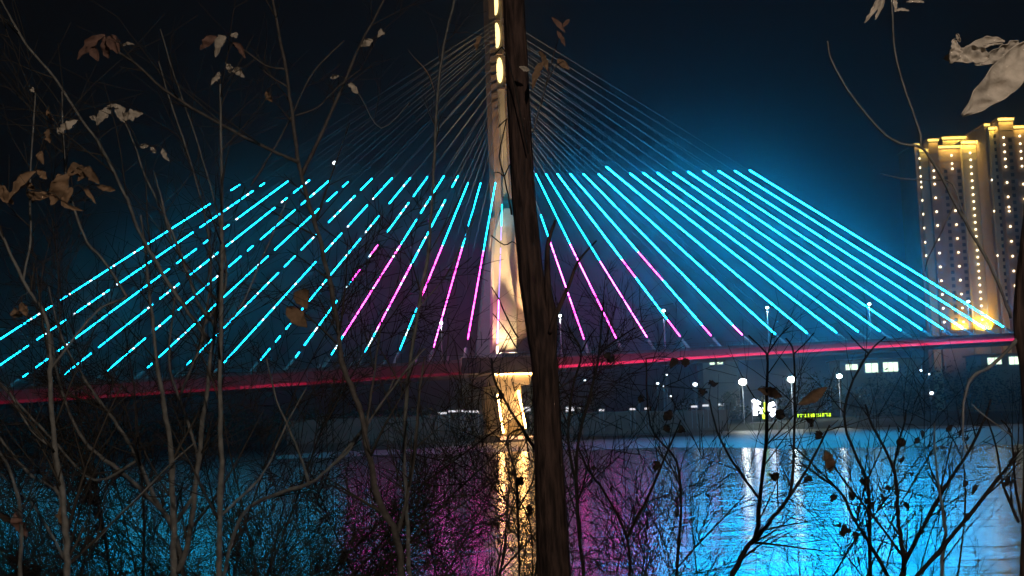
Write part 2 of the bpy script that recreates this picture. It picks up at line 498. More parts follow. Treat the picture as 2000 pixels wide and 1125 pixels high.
left = [
 (970, 695, 285, 397, [(397, 420, 'c'), (440, 590, 'v'), (590, 700, 'p')]),
 (906, 699, 262, 357, [(490, 700, 'm')]),
 (838, 703, 224, 358, [(490, 600, 'm'), (600, 705, 'p')]),
 (769, 706, 206, 358, [(480, 600, 'm')]),
 (698, 711, 191, 344, [(520, 640, 'm'), (640, 655, 'p')]),
 (630, 714, 174, 344, [(478, 655, 'm')]),
 (558, 719, 157, 346, [(480, 555, 'm')]),
 (488, 725, 140, 348, []),
 (415, 730, 122, 348, []),
 (340, 735, 104, 349, []),
 (262, 741, 87, 349, []),
 (182, 747, 74, 351, []),
 (98, 754, 64, 352, []),
 (14, 759, 55, 354, []),
 (-76, 763, 48, 358, []),
 (-170, 768, 40, 361, []),
]
def stay(px, py, hy, ly, segs, side):
    hs, hz = cs(990 if hy > 250 else (986 if side > 0 else 984) - (250 - hy) * 0.055, hy, 9.0)
    foot = PF(px, py, 0.0)
    head = at_s(hs + side * 0.8, hz, 9.0)
    fs_ = S_of(foot)
    foot = at_s(fs_, zt(fs_) - .3, 0)
    def y_of(t):
        p = foot.lerp(head, t); q = CAMR.to_3x3().transposed() @ (p - O)
        return 562.5 + F * (q.y / q.z)
    def t_at(y):
        a, b = 0.0, 1.0
        for _ in range(30):
            m = (a + b) / 2
            if y_of(m) > y: a = m
            else: b = m
        return a
    c = MB(); c.tube([foot, head], 0.07, M_sheath, 6); co = c.build('stay_cable', bridge)
    L = (head - foot).length
    an = MB(); an.tube([foot + (head - foot) * (0.2 / L), foot + (head - foot) * (3.2 / L)], .40, M_white, 8)
    an.build('anchor_sleeve', co)
    t_hi = t_at(ly); t_lo = 3.6 / L
    led = MB()
    t = t_lo; upd = (head - foot).normalized()
    outn = (-NRM - upd * (-NRM).dot(upd)).normalized()
    seglen = 2.0 / L
    far_left = side < 0 and px < 600
    k = 0
    rr = 0.135
    while t < t_hi:
        t2 = min(t + seglen, t_hi)
        y = y_of((t + t2) / 2); kind = 'c'
        for (ya, yb, kk) in segs:
            if ya <= y <= yb: kind = kk
        m = {'c': M_cyan if (side > 0 or far_left or k % 9 == 4) else M_cyan, 'm': M_mag, 'p': M_pink, 'v': M_viol}[kind]
        if kind == 'c' and (side < 0 or px < 1300): m = M_teal
        if side > 0 and px > 1300 and y > 655: m = M_ledwhite
        if side < 0 and px > 500 and y > 640 and random.random() < .35 and kind == 'c': m = M_ledwhite
        gap = 0.10 / L if k % 6 else 0.45 / L
        a = foot.lerp(head, t + gap) + outn * .16; b = foot.lerp(head, t2) + outn * .16
        if t2 - t > gap * 1.5:
            if side < 0 and random.random() < (.17 if px < 600 else .06):
                if led.v: led.build('led_tube', co); led = MB()
            elif side < 0 and px < 760 and random.random() < .22:
                c_ = a.lerp(b, .3); led.tube([a, c_], rr * 1.35, M_ledwhite, 6); led.tube([b.lerp(c_, .75), b], rr, m, 6)
            else: led.tube([a, b], rr, m, 6)
        t = t2; k += 1
    if led.v: led.build('led_tube', co)
    # twin stay of the far cable plane, unlit
    foot2 = at_s(fs_, zt(fs_) - .3, 24.0); head2 = at_s(hs + side * 0.8, hz, 15.0)
    c = MB(); c.tube([foot2, head2], 0.06, M_sheath, 6); c2 = c.build('stay_cable', bridge)
    c2['label'] = 'thin unlit grey stay of the far cable plane'
    an = MB(); an.tube([foot2 + (head2 - foot2) * (0.2 / L), foot2 + (head2 - foot2) * (2.6 / L)], .26, M_white, 8)
    an.build('anchor_sleeve', c2)
for r in right: stay(*r, 1)
for r in left: stay(*r, -1)

# street lamps standing on the bridge ---------------------------
proto = None
lamps = [(1094, 618, 'bridge street lamp next to the thick tree trunk, right of the tower'),
         (1296, 608, 'bridge street lamp between two magenta ended stays, second right of the tower'),
         (1498, 602, 'bridge street lamp above the two bright bank floodlights'),
         (1697, 595, 'bridge street lamp in the middle of the long blue stays'),
         (1890, 590, 'bridge street lamp standing before the gold lit high rise'),
         (862, 632, 'bridge street lamp left of the tower behind a pinkish stay')]
for (x, y, lb) in lamps:
    top = PF(x, y, 3.0); s = S_of(top)
    base = at_s(s, zt(s) - .4, 3.0); h = top.z - base.z
    o = thing('street_lamp', base, lb, 'street lamp', 'street lamps along the bridge deck')
    t = MB(); t.tube([base, base + Vector((0, 0, h * .6)), base + Vector((0, 0, h + .5))], [.13, .10, .07], M_steel, 8); t.build('pole', o)
    t = MB(); t.tube([base + Vector((0, 0, h + .45)), base + Vector((0, 0, h + .5)) - NRM * .6 - DIRS * .2], .06, M_steel, 6)
    t.build('arm', o)
    t = MB(); t.ball(base + Vector((0, 0, h + .1)) - NRM * .6 - DIRS * .2, .42, M_lampw, 10, (1, 1, .7)); t.build('lamp_head', o)
    q_ = base + Vector((0, 0, h - .35)) - NRM * .6 - DIRS * .2
    spot('lamp_beam', q_, q_ - Vector((0, 0, 5)), 2200, 130, (.85, .95, 1), o, .3)

# ------------------------------------------------------------------ high rises
def XY(px, Y, py=450): return P(px, py, Y)
def tower_block(name, label, Y, slabs, dots, winslabs, crown):
    base = P(slabs[0][0], 640, Y); base.z = 3
    o = thing(name, base, label, 'apartment tower', 'gold lit high rises on the far bank')
    for (xa, xb, ytop, dy, m, cr) in slabs:
        yy = Y + dy
        a = P(xa + 9, 450, yy).x; b = P(xb + 9, 450, yy).x
        z = P((xa + xb) / 2, ytop, yy).z
        t = MB(); t.hexa([(a, yy, 2), (b, yy, 2), (b, yy + 22, 2), (a, yy + 22, 2), (a, yy, z), (b, yy, z), (b, yy + 22, z), (a, yy + 22, z)], m)
        # floor lines stand proud of the wall
        for k in range(int((z - 6) / 3.05)):
            zz = 5 + k * 3.05
            t.hexa([(a + .1, yy - .12, zz), (b - .1, yy - .12, zz), (b - .1, yy + .05, zz), (a + .1, yy + .05, zz),
                    (a + .1, yy - .12, zz + .3), (b - .1, yy - .12, zz + .3), (b - .1, yy + .05, zz + .3), (a + .1, yy + .05, zz + .3)], m)
        t.build('wing', o)
        if cr:
            t = MB(); t.box(((a + b) / 2, yy - .35, z - .3), (b - a + .6, .5, .9), M_crown); t.build('crown_light', o)
            t = MB(); t.box(((a + b) / 2, yy + 11, z + .35), (b - a + 1.2, 23.5, .4), m); t.build('parapet', o)
            area('crown_wash', ((a + b) / 2, yy - 1.6, z + .2), ((a + b) / 2, yy + 1.2, z - 8), cr * .9, (b - a), .5, (1, .70, .16), o)
    wm = None
    for (xa, xb, dy, nc, y0, y1) in winslabs:
        yy = Y + dy
        a = P(xa + 9, 450, yy).x; b = P(xb + 9, 450, yy).x
        z0 = P(xa, y1, yy).z; z1 = P(xa, y0, yy).z
        k = 0
        zz = 5 + 3.05 * math.floor((z0 - 5) / 3.05)
        while zz < z1:
            for c in range(nc):
                x = a + (b - a) * (c + .5) / nc
                if wm is None:
                    q = MB(); q.box((0, 0, 0), (1.5, .2, 1.5), M_glass); w_ = q.build('window', o); wm = w_.data
                else:
                    w_ = bpy.data.objects.new('window', wm); COL.objects.link(w_); w_.parent = o
                w_.matrix_parent_inverse = Matrix.Translation(-Vector(o.location))
                w_.location = (x, yy - .02, zz + 1.7)
            zz += 3.05
    dm = None
    for (x, dy, ys) in dots:
        yy = Y + dy
        xx = P(x + 9, 450, yy).x
        for yv in ys:
            z = P(x, yv, yy).z
            if dm is None:
                q = MB(); q.ball((0, 0, 0), .52, M_dot, 8); w_ = q.build('facade_lamp', o); dm = w_.data
            else:
                w_ = bpy.data.objects.new('facade_lamp', dm); COL.objects.link(w_); w_.parent = o
            w_.matrix_parent_inverse = Matrix.Translation(-Vector(o.location))
            w_.location = (xx, yy - .55, z)
    return o
def fl(y0, y1, st): return list(np.arange(y0, y1, st))
ta = tower_block('apartment_tower', 'broad high rise with a gold washed bay, left of the taller one', 520,
    [(1788, 1799, 282, 3, M_bld, 250), (1798, 1817, 293, 1, M_bldg, 260), (1816, 1835, 273, -1, M_bld, 700), (1834, 1882, 286, 2, M_bld, 2000),
     (1844, 1930, 268, 12, M_bldg, 2500), (1881, 1931, 277, 0, M_bldg, 3800)],
    [(1796, 2, [310, 328, 345, 356, 366, 392, 419, 446, 474, 500]),
     (1822, -1.2, [320, 334, 347, 360] + fl(387, 640, 27.0)),
     (1859, 1.8, [304, 320, 330] + fl(412, 640, 27.2)),
     (1896, -.2, fl(299, 640, 13.6))],
    [(1900, 1928, 0, 1, 300, 620), (1836, 1856, 2, 1, 330, 620), (1864, 1880, 2, 1, 330, 620)], True)
tb = tower_block('apartment_tower', 'tallest high rise at the right edge of the view, with glowing stepped roof crowns', 505,
    [(1929, 1938, 243, 4, M_bld, 300), (1937, 1960, 250, 2, M_bldg, 1100), (1957, 1986, 232, -2, M_bld, 1700), (1985, 2025, 247, 1, M_bld, 1500), (2022, 2060, 236, -2, M_bld, 1500)],
    [(1964, -2.2, [269, 283, 297, 311, 326, 357, 385, 405, 413] + fl(443, 640, 29)),
     (1996, .8, [266, 281, 296, 310, 325] + fl(360, 640, 29)),
     (1935, 3, [352, 413, 500])],
    [(1940, 1957, 2, 1, 270, 600), (1970, 1984, -2, 1, 270, 600)], True)
# gold floodlights at the foot of the gold bays
for (x, o, pw, dy, sw) in ((1915, ta, 22000, 0, 9), (1853, ta, 4000, 2, 4)):
    a = P(x + 9, 450, 520 + dy).x; z = P(x, 641, 520).z
    t = MB(); t.box((a, 520 + dy - 2.2, z - 1), (2, .6, .6), M_steel); t.build('floodlight', o)
    area('gold_wash', (a, 520 + dy - 1.8, z - .4), (a, 520 + dy + .9, z + 8), pw, sw, .5, (1, .66, .03), o)
for (x, o, yy, pw) in ((1862, ta, 500, 40000), (1985, tb, 486, 27000)):  # floodlights added low in front to brighten the facades
    a = P(x + 9, 450, yy).x
    t = MB(); t.box((a, yy - 14, 4.4), (1.2, .6, .6), M_steel); t.tube([(a, yy - 14, 2.5), (a, yy - 14, 4.2)], .12, M_steel, 6); t.build('floodlight', o)
    spot('facade_fill', (a, yy - 13.4, 5), (a, yy + 20, 70), pw, 85, (1, .52, .20), o, .5, 1.0)
# long podium between the blocks and the bank, hidden behind the deck
# ------------------------------------------------------------------ far bank buildings, lights, sign
def low_building(label, xa, xb, ytop, ybase, Y, wins):
    a = P(xa, ytop, Y); b = P(xb, ytop, Y); z = (a.z + b.z) / 2
    o = thing('low_building', (a.x, Y, 3), label, 'building')
    t = MB(); t.hexa([(a.x, Y, 2), (b.x, Y, 2), (b.x, Y + 14, 2), (a.x, Y + 14, 2), (a.x, Y, z), (b.x, Y, z), (b.x, Y + 14, z), (a.x, Y + 14, z)], M_bld)
    t.build('wall', o)
    t = MB(); t.box(((a.x + b.x) / 2, Y + 7, z + .3), (b.x - a.x + 1.6, 15.6, .5), M_conc_d); t.build('roof', o)
    for (x0, x1, y0, y1) in wins:
        c = P(x0, y0, Y - .15); d = P(x1, y1, Y - .15)
        fr = MB(); fr.box(((c.x + d.x) / 2, Y + .02, (c.z + d.z) / 2), (abs(d.x - c.x) + .6, .2, abs(c.z - d.z) + .6), M_steel); f = fr.build('window', o)
        q = MB()
        n = max(2, int(abs(d.x - c.x) / 1.7)); wd = (d.x - c.x) / n
        for i in range(n): q.box((c.x + wd * (i + .5), Y - .12, (c.z + d.z) / 2), (wd * .9, .08, abs(c.z - d.z)), M_win)
        q.build('pane', f)
    return o
low_building('low building with three glowing windows under the bridge deck', 1640, 1800, 703, 760, 410, [(1651, 1676, 712, 722), (1689, 1716, 710, 727), (1724, 1755, 708, 725)])
low_building('low building with two bright windows at the right edge below the deck', 1915, 2100, 692, 760, 415, [(1928, 1957, 699, 711), (1970, 2003, 697, 711), (2020, 2050, 697, 711)])
low_building('small hall glimmering orange under the deck, left of the bank floodlights', 1372, 1442, 704, 760, 420, [(1386, 1396, 707, 712), (1400, 1412, 706, 711)])

def flood_mast(x, y, Y, label, r=1.0, m=M_bright):
    p = P(x, y, Y)
    o = thing('floodlight_mast', (p.x, Y, 2.6), label, 'floodlight', 'white floodlights on the far bank')
    t = MB(); t.tube([(p.x, Y, 2.0), (p.x, Y, p.z)], [.16, .10], M_steel, 6); t.build('pole', o)
    t = MB(); t.box((p.x, Y, p.z + .1), (1.6 * r, .5, .3), M_steel); t.build('bracket', o)
    t = MB(); t.ball((p.x, Y - .7, p.z), r, m, 10, (1.15, .5, .85)); t.build('lamp_head', o)
    if r > .75: spot('lamp_beam', (p.x, Y - 2.6, p.z - .4), (p.x, Y - 6, 1), 5000 * r, 150, (.9, 1, .93), o, .4)
flood_mast(1450, 746, 372, 'brightest floodlight on the far bank, left of the pair over the lit sign', 1.15)
flood_mast(1545, 741, 376, 'bright bank floodlight right of the brightest one over the lit sign', 1.15)
flood_mast(1638, 735, 380, 'smaller bank floodlight beside the three glowing windows', .8)
small = [(1357, 751, 'small white bank lamp at the dim path left of the bright floodlights', .7), (1818, 768, 'lone white bank lamp in the dark trees on the right', .62),
         (1797, 724, 'small lamp just under the deck, left one of two close together', .4), (1813, 731, 'dimmer small lamp, right one of two close together under the deck', .3),
         (1284, 749, 'small white lamp right of the tower low on the dark bank', .4), (1296, 755, 'tiny lamp close beside a brighter one on the dark bank', .28),
         (1302, 732, 'tiny lamp highest on the dark bank right of the tower', .28), (1309, 774, 'tiny lamp lowest over the bank wall right of the tower', .32),
         (1142, 743, 'faint lamp nearest the thick trunk on the dark bank', .28), (1248, 777, 'faint lamp above the lit bank wall', .3)]
for (x, y, lb, r) in small:
    flood_mast(x, y, 385, lb, r, M_far)
pl = P(653, 318, 900)
t = MB(); t.ball(pl, 1.5, M_far, 8); o = t.build('drone_light'); tag(o, 'single small white light high in the dark sky on the left', 'light')

# lit sign board at the water's edge
Ysg = 352
sg = thing('lit_sign', P(1493, 826, Ysg), 'white and yellow green illuminated figures standing at the far water edge', 'sign')
def glyph(strokes, m, name, th=.55):
    t = MB()
    for pts in strokes:
        t.tube([P(x, y, Ysg) for x, y in pts], th, m, 6)
    t.build(name, sg)
glyph([[(1471, 781), (1476, 787), (1475, 800), (1476, 811)], [(1476, 784), (1484, 789)], [(1476, 798), (1488, 799), (1487, 808)]], M_sgw, 'white_figure', .62)
glyph([[(1495, 786), (1494, 797), (1491, 806), (1493, 818)]], M_ylw, 'yellow_green_figure', .5)
glyph([[(1512, 788), (1504, 791), (1503, 800), (1511, 800), (1512, 807), (1506, 811)]], M_sgw, 'white_figure', .66)
t = MB()
a = P(1466, 828, Ysg + .8); b = P(1518, 826, Ysg + .8)
t.box(((a.x + b.x) / 2, Ysg + 1.0, a.z + .3), (b.x - a.x, .3, .4), M_steel)
for x in (1468, 1493, 1516):
    p = P(x, 780, Ysg + 1.0); t.tube([(p.x, p.y, -.2), p], .1, M_steel, 6)
t.build('sign_frame', sg)
a = P(1557, 811, 350); b = P(1623, 811, 350)
o = thing('lettered_sign', (a.x, 350, 1), 'low row of small yellow green lit characters along the bank', 'sign')
t = MB(); t.box(((a.x + b.x) / 2, 350.3, (a.z + b.z) / 2), (b.x - a.x + .6, .2, 1.6), M_glass, (Vector((1, 0, 0)), Vector((0, 1, 0)), Vector((0, 0, 1)))); t.build('board', o)
t = MB(); rr = random.Random(4)
n = 11
for i in range(n):
    x = a.x + (b.x - a.x) * (i + .5) / n; z = (a.z + b.z) / 2
    t = MB()
    for _ in range(3):
        dx, dz = rr.uniform(-.35, .35), rr.uniform(-.45, .45)
        if rr.random() < .5: t.box((x + dx, 350.05, z), (.13, .1, 1.0), M_ylw)
        else: t.box((x, 350.03, z + dz), (.7, .1, .13), M_ylw)
    t.build('lit_character', o)

# bank wall with bits of light along its top
wl_ = MB()
pa = [P(x, y, Y) for x, y, Y in ((560, 822, 352), (850, 811, 372), (1000, 806, 384), (1300, 803, 374), (1420, 800, 366))]
for p, q in zip(pa[:-1], pa[1:]):
    wl_.hexa([(p.x, p.y, 0), (q.x, q.y, 0), (q.x, q.y + 1, 0), (p.x, p.y + 1, 0), (p.x, p.y, p.z), (q.x, q.y, q.z), (q.x, q.y + 1, q.z), (p.x, p.y + 1, p.z)], M_conc_d)
o = wl_.build('bank_wall'); tag(o, 'long low embankment wall on the far shore behind the tower', 'wall')
M_seg = emis('bank_strip_glow', (.95, .93, 1.0), .9)
k = 0
for (x0, x1, y) in ((855, 872, 807), (876, 905, 803), (908, 921, 804), (922, 935, 804), (948, 962, 804), (1023, 1036, 799), (1105, 1122, 799), (1128, 1134, 797), (1170, 1180, 801), (1230, 1241, 799), (1259, 1267, 798), (1350, 1362, 794), (1372, 1384, 792), (1402, 1414, 790)):
    p, q = P(x0, y, 368), P(x1, y, 368)
    t = MB(); h_ = 1.3 if x0 in (948, 1023, 1105) else .6
    t.box(((p.x + q.x) / 2, 368, (p.z + q.z) / 2), (q.x - p.x, .4, h_), M_seg)
    for xx in (p.x + .2, q.x - .2): t.tube([(xx, 368.3, 1), (xx, 368.3, p.z)], .08, M_steel, 5)
    o = t.build('bank_light_panel'); tag(o, 'pale glowing strip panel in the row along the far embankment wall', 'light panel', 'glowing strips on the embankment')

# far trees: clumps of leaf-sized faces; the masses read as one wood
def clump(mb, c, rx, rz, n, m, rnd, sz=.8):
    vs = []; fs = []
    for _ in range(n):
        while True:
            q = Vector((rnd.uniform(-1, 1), rnd.uniform(-1, 1), rnd.uniform(-1, 1)))
            if q.length < 1: break
        f = 1 + .35 * mnoise.noise(q * 2.3 + c * .1)
        p = c + Vector((q.x * rx * f, q.y * rx * f, q.z * rz * f))
        a = Vector((rnd.uniform(-1, 1), rnd.uniform(-1, 1), rnd.uniform(-1, 1))).normalized() * sz * rnd.uniform(.5, 1.2)
        b = a.orthogonal().normalized() * sz * rnd.uniform(.4, .9)
        i = len(vs); vs += [p - a, p + b * .6, p + a, p - b * .6]; fs.append((i, i + 1, i + 2, i + 3))
    mb.add(vs, fs, m)
rnd = random.Random(5)
t = MB()
for i in range(150):
    x = rnd.uniform(-330, 300)
    e = np.interp(x, [p[0] for p in edge], [p[1] for p in edge]) + rnd.uniform(28, 60)
    if -25 < x < 60: h_ = rnd.uniform(2.5, 4.5)
    elif x >= 60: h_ = rnd.uniform(9, 15) if x > 92 else rnd.uniform(4, 8)
    else: h_ = rnd.uniform(4, 8)
    clump(t, Vector((x, e, 3 + h_ * .55)), h_ * .7, h_ * .6, 240, M_tree, rnd, .7)
o = t.build('far_woodland'); tag(o, 'dark mass of trees along the far bank', 'woodland', None, 'stuff')
def far_tree(x, y, Y, h, label):
    p = P(x, y, Y)
    o = thing('bank_tree', (p.x, Y, 2.5), label, 'tree', 'single trees on the far bank')
    t = MB(); t.tube([(p.x, Y, 2), (p.x + .2, Y, 2 + h * .5), (p.x, Y, 2 + h * .9)], [.3, .2, .06], M_bark, 6); 
    rn = random.Random(int(x))
    for k in range(9):
        a = rn.uniform(0, 6.28); z = 2 + h * rn.uniform(.35, .8); L = h * rn.uniform(.2, .35)
        t.tube([(p.x + .1, Y, z), (p.x + math.cos(a) * L, Y + math.sin(a) * L, z + L * .8)], [.09, .03], M_bark, 5)
    t.build('trunk', o)
    t = MB()
    for k in range(6): clump(t, Vector((p.x + rn.uniform(-.3, .3) * h, Y + rn.uniform(-.2, .2) * h, 2 + h * rn.uniform(.5, .95))), h * .24, h * .2, 260, M_tree, rn, .35)
    t.build('crown', o)
far_tree(1420, 760, 366, 9, 'lit green tree left of the brightest bank floodlight')
far_tree(1590, 760, 366, 8, 'grey green tree between the middle and smaller bank floodlights')
far_tree(1500, 760, 364, 8.5, 'tree standing between the two brightest bank floodlights')
far_tree(1668, 760, 372, 8, 'tree in front of the leftmost of three glowing windows')

# ------------------------------------------------------------------ foreground plants
class Plant:
    def __init__(s, name, label, group, depth, root_px, cat='sapling'):
        base = P(root_px, 1125, depth); base.z = gz(base.x, depth)
        s.o = thing(name, base, label, cat, group); s.d = depth; s.base = base
        s.stem = MB(); s.twig = MB(); s.leaf = MB(); s.tips = []
def smooth_pts(pts, k=3):
    """Catmull-Rom through rows of (x, y, d, w)"""
    out = []; n = len(pts)
    for i in range(n - 1):
        p0 = pts[max(i - 1, 0)]; p1 = pts[i]; p2 = pts[i + 1]; p3 = pts[min(i + 2, n - 1)]
        for j in range(k):
            t = j / k
            out.append([.5 * ((2 * b) + (-a + c) * t + (2 * a - 5 * b + 4 * c - e) * t * t + (-a + 3 * b - 3 * c + e) * t ** 3) for a, b, c, e in zip(p0, p1, p2, p3)])
    out.append(list(pts[-1]))
    return out
def trace(mb, pts, w0, w1, d0, d1, m, ground=None, n=6, k=4, kink=0.35):
    """pts in pixels from foot to tip; widths in pixels; depth runs d0..d1"""
    N = len(pts)
    rows = [(x, y, d0 + (d1 - d0) * i / (N - 1), w0 + (w1 - w0) * i / (N - 1)) for i, (x, y) in enumerate(pts)]
    rows = smooth_pts(rows, k)
    P3 = []; rs = []
    for i, (x, y, dd, w) in enumerate(rows):
        r = w * .5 * dd / F
        q = P(x, y, dd)
        q += Vector((random.uniform(-1, 1), random.uniform(-1, 1), random.uniform(-1, 1))) * r * kink
        P3.append(q); rs.append(r * (1.0 + .12 * random.uniform(-1, 1)))
    if ground is not None:
        P3 = [ground] + P3; rs = [rs[0] * 1.3] + rs
    mb.tube(P3, rs, m, n)
    return P3, rs
def sprout(mb, P3, rs, m, rnd, every=.14, L=(.15, .5), ang=.8, level=2, thin=.5, minr=.0012):
    """side twigs along a branch"""
    for i in range(1, len(P3)):
        seg = P3[i] - P3[i - 1]
        if seg.length < 1e-6: continue
        cnt = seg.length / every
        cnt = int(cnt) + (1 if rnd.random() < cnt - int(cnt) else 0)
        for _ in range(cnt):
            t = rnd.random(); p = P3[i - 1].lerp(P3[i], t)
            dirn = seg.normalized()
            ax = Vector((rnd.uniform(-1, 1), rnd.uniform(-1, 1), rnd.uniform(-1, 1))).cross(dirn)
            if ax.length < .05: continue
            q = Matrix.Rotation(ang * rnd.uniform(.6, 1.2), 3, ax.normalized()) @ dirn
            grow(mb, p, q, rnd.uniform(*L), max(rs[i] * thin, minr), m, rnd, level, minr)
def grow(mb, p, dirn, L, r, m, rnd, level, minr=.0012):
    n = 5; pts = [p.copy()]; rs = [r]; q = dirn.copy()
    bend = Vector((rnd.uniform(-.5, .5), rnd.uniform(-.3, .3), rnd.uniform(-.1, .5))) * .26
    for i in range(n):
        q = (q + bend / n * 2 + Vector((rnd.uniform(-1, 1), rnd.uniform(-1, 1), rnd.uniform(-1, 1))) * .06).normalized()
        pts.append(pts[-1] + q * (L / n)); rs.append(max(r * (1 - .75 * (i + 1) / n), minr * .6))
    mb.tube(pts, rs, m, 4 if r < .006 else 5)
    TIPS.append((pts[-1], q.copy()))
    if level > 0:
        sprout(mb, pts, rs, m, rnd, every=L / rnd.uniform(3.0, 5.5), L=(L * .35, L * .7), level=level - 1, thin=.6, minr=minr)
TIPS = []
def leaf(mb, p0, p1, width, m, rnd, curl=1.0, fold=.6, nu=12, nv=6, wav=.2, rib=.035):
    """a dried curled leaf from stalk p0 to tip p1"""
    L = (p1 - p0).length; t = (p1 - p0).normalized()
    side = t.cross(Vector((rnd.uniform(-.4, .4), -1, rnd.uniform(-.4, .4)))).normalized()
    nrm = side.cross(t).normalized()
    vs = []; fs = []; ph = rnd.uniform(0, 6)
    for i in range(nu + 1):
        u = i / nu
        wv = width * (math.sin(math.pi * min(u * .96 + .03, 1)) ** .75) * (1 - .25 * u)
        c = p0 + t * L * u + nrm * (math.sin(u * math.pi * curl) * L * .14)
        for j in range(nv + 1):
            v = (j / nv) * 2 - 1
            a = v * fold * 1.5
            off = side * (math.sin(a) / max(fold * 1.5, .01) * wv * .5) + nrm * ((1 - math.cos(a)) * wv * .35)
            off += nrm * (mnoise.noise(Vector((u * 5 + ph, v * 1.6, ph))) * wv * wav * 2.2) + side * (mnoise.noise(Vector((u * 7, v, ph + 9))) * wv * wav)
            off += nrm * (math.sin(u * 26 + abs(v) * 3 + ph) * width * rib)
            vs.append(c + off)
    k = nv + 1
    for i in range(nu):
        for j in range(nv): fs.append((i * k + j, i * k + j + 1, (i + 1) * k + j + 1, (i + 1) * k + j))
    mb.add(vs, fs, m)
def pleaf(mb, x0, y0, x1, y1, wpx, d, m, rnd, dd=.0, **kw):
    a = P(x0, y0, d); b = P(x1, y1, d + dd)
    leaf(mb, a, b, wpx * d / F, m, rnd, **kw)
def finish(pl, leafname='dead_leaves'):
    if pl.stem.v and pl.twig.v:
        b0 = len(pl.stem.v); tw = pl.twig
        mm = [pl.stem.mi(x) for x in tw.mats]
        pl.stem.v += tw.v; pl.stem.f += [tuple(i + b0 for i in f) for f in tw.f]; pl.stem.m += [mm[k] for k in tw.m]
        pl.twig = MB()
    if pl.stem.v: pl.stem.build('branches', pl.o, True)
    if pl.twig.v: pl.twig.build('twigs', pl.o, True)
    if pl.leaf.v: pl.leaf.build(leafname, pl.o, True)
GL = 'leafless saplings on the left of the near bank'
def sapling(name, label, group, d, root_px, branches, m=M_bark, seed=1, leaves=(), every=.17, level=1, tw=M_twigm, L=(.10, .55), cat='sapling'):
    pl = Plant(name, label, group, d, root_px, cat); rn = random.Random(seed); random.seed(seed)
    for i, br in enumerate(branches):
        pts, w0, w1 = br[:3]
        dz = br[3] if len(br) > 3 else 0.0
        P3, rs = trace(pl.stem, pts, w0, w1, d, d + dz, m, pl.base if i == 0 else None)
        if every: sprout(pl.twig, P3[1:], rs[1:], tw, rn, every, L, .7, level)
    for lf in leaves:
        x0, y0, x1, y1, wp, mm = lf[:6]
        q_ = P(x0, y0, d * (lf[6] if len(lf) > 6 else 1.0)); best = None
        for v_ in pl.stem.v[::3]:
            dd_ = (q_.x - v_[0]) ** 2 + (q_.y - v_[1]) ** 2 + (q_.z - v_[2]) ** 2
            if best is None or dd_ < best[0]: best = (dd_, v_)
        if .00004 < best[0] < .2:
            v_ = Vector(best[1]); pl.stem.tube([v_, v_.lerp(q_, .5) + Vector((0, 0, .012)), q_], [.0022, .0016, .0014], tw, 4)
        pleaf(pl.leaf, x0, y0, x1, y1, wp * 1.3, d * (lf[6] if len(lf) > 6 else 1.0), mm, rn, dd=rn.uniform(-.04, .04), curl=rn.uniform(.7, 1.7), fold=rn.uniform(.5, 1.1))
    finish(pl); return pl

LB, LP, LR, LD = M_leaf, M_leafp, M_leafr, M_leafd
sapling('bare_sapling', 'straightest pale sapling on the left, one upright stem running past all the stays', GL, 4.2, 425, [
    ([(425, 1125), (432, 900), (430, 700), (433, 450), (431, 250), (430, 165)], 13, 3),
    ([(428, 1010), (498, 945), (526, 903), (558, 832), (583, 785), (600, 755)], 6, 2, .5),
    ([(430, 640), (470, 600), (505, 520), (540, 440), (565, 380)], 5, 2, .4)], seed=2,
    leaves=[(430, 150, 412, 166, 14, LP), (432, 148, 424, 140, 10, LP)])
sapling('bare_sapling', 'forked pale sapling bending left from the thicket foot, second from the straight stem', GL, 4.6, 341, [
    ([(341, 1125), (338, 1009), (334, 885), (320, 796), (309, 725), (297, 620), (285, 500), (275, 420)], 14, 4),
    ([(348, 1119), (370, 1045), (384, 938), (393, 849), (409, 725), (420, 634), (427, 563), (430, 520)], 13, 5, -.3),
    ([(409, 665), (356, 592), (320, 538), (267, 442), (249, 391), (199, 291), (160, 235), (107, 153), (53, 89), (4, 4), (-10, -20)], 9, 3.5, -.4),
    ([(420, 634), (391, 599), (370, 545), (341, 467), (320, 417), (309, 395), (284, 345), (263, 284), (242, 235)], 7, 3, .3),
    ([(334, 470), (313, 380), (300, 335)], 5, 3, .2)], seed=3,
    leaves=[(246, 240, 226, 205, 20, LP), (240, 232, 280, 222, 24, LP), (232, 212, 208, 208, 12, LP), (216, 210, 190, 246, 24, LP), (196, 236, 172, 226, 10, LP),
            (272, 286, 290, 285, 10, LP), (295, 286, 305, 300, 10, LP), (318, 290, 330, 315, 10, LP)])
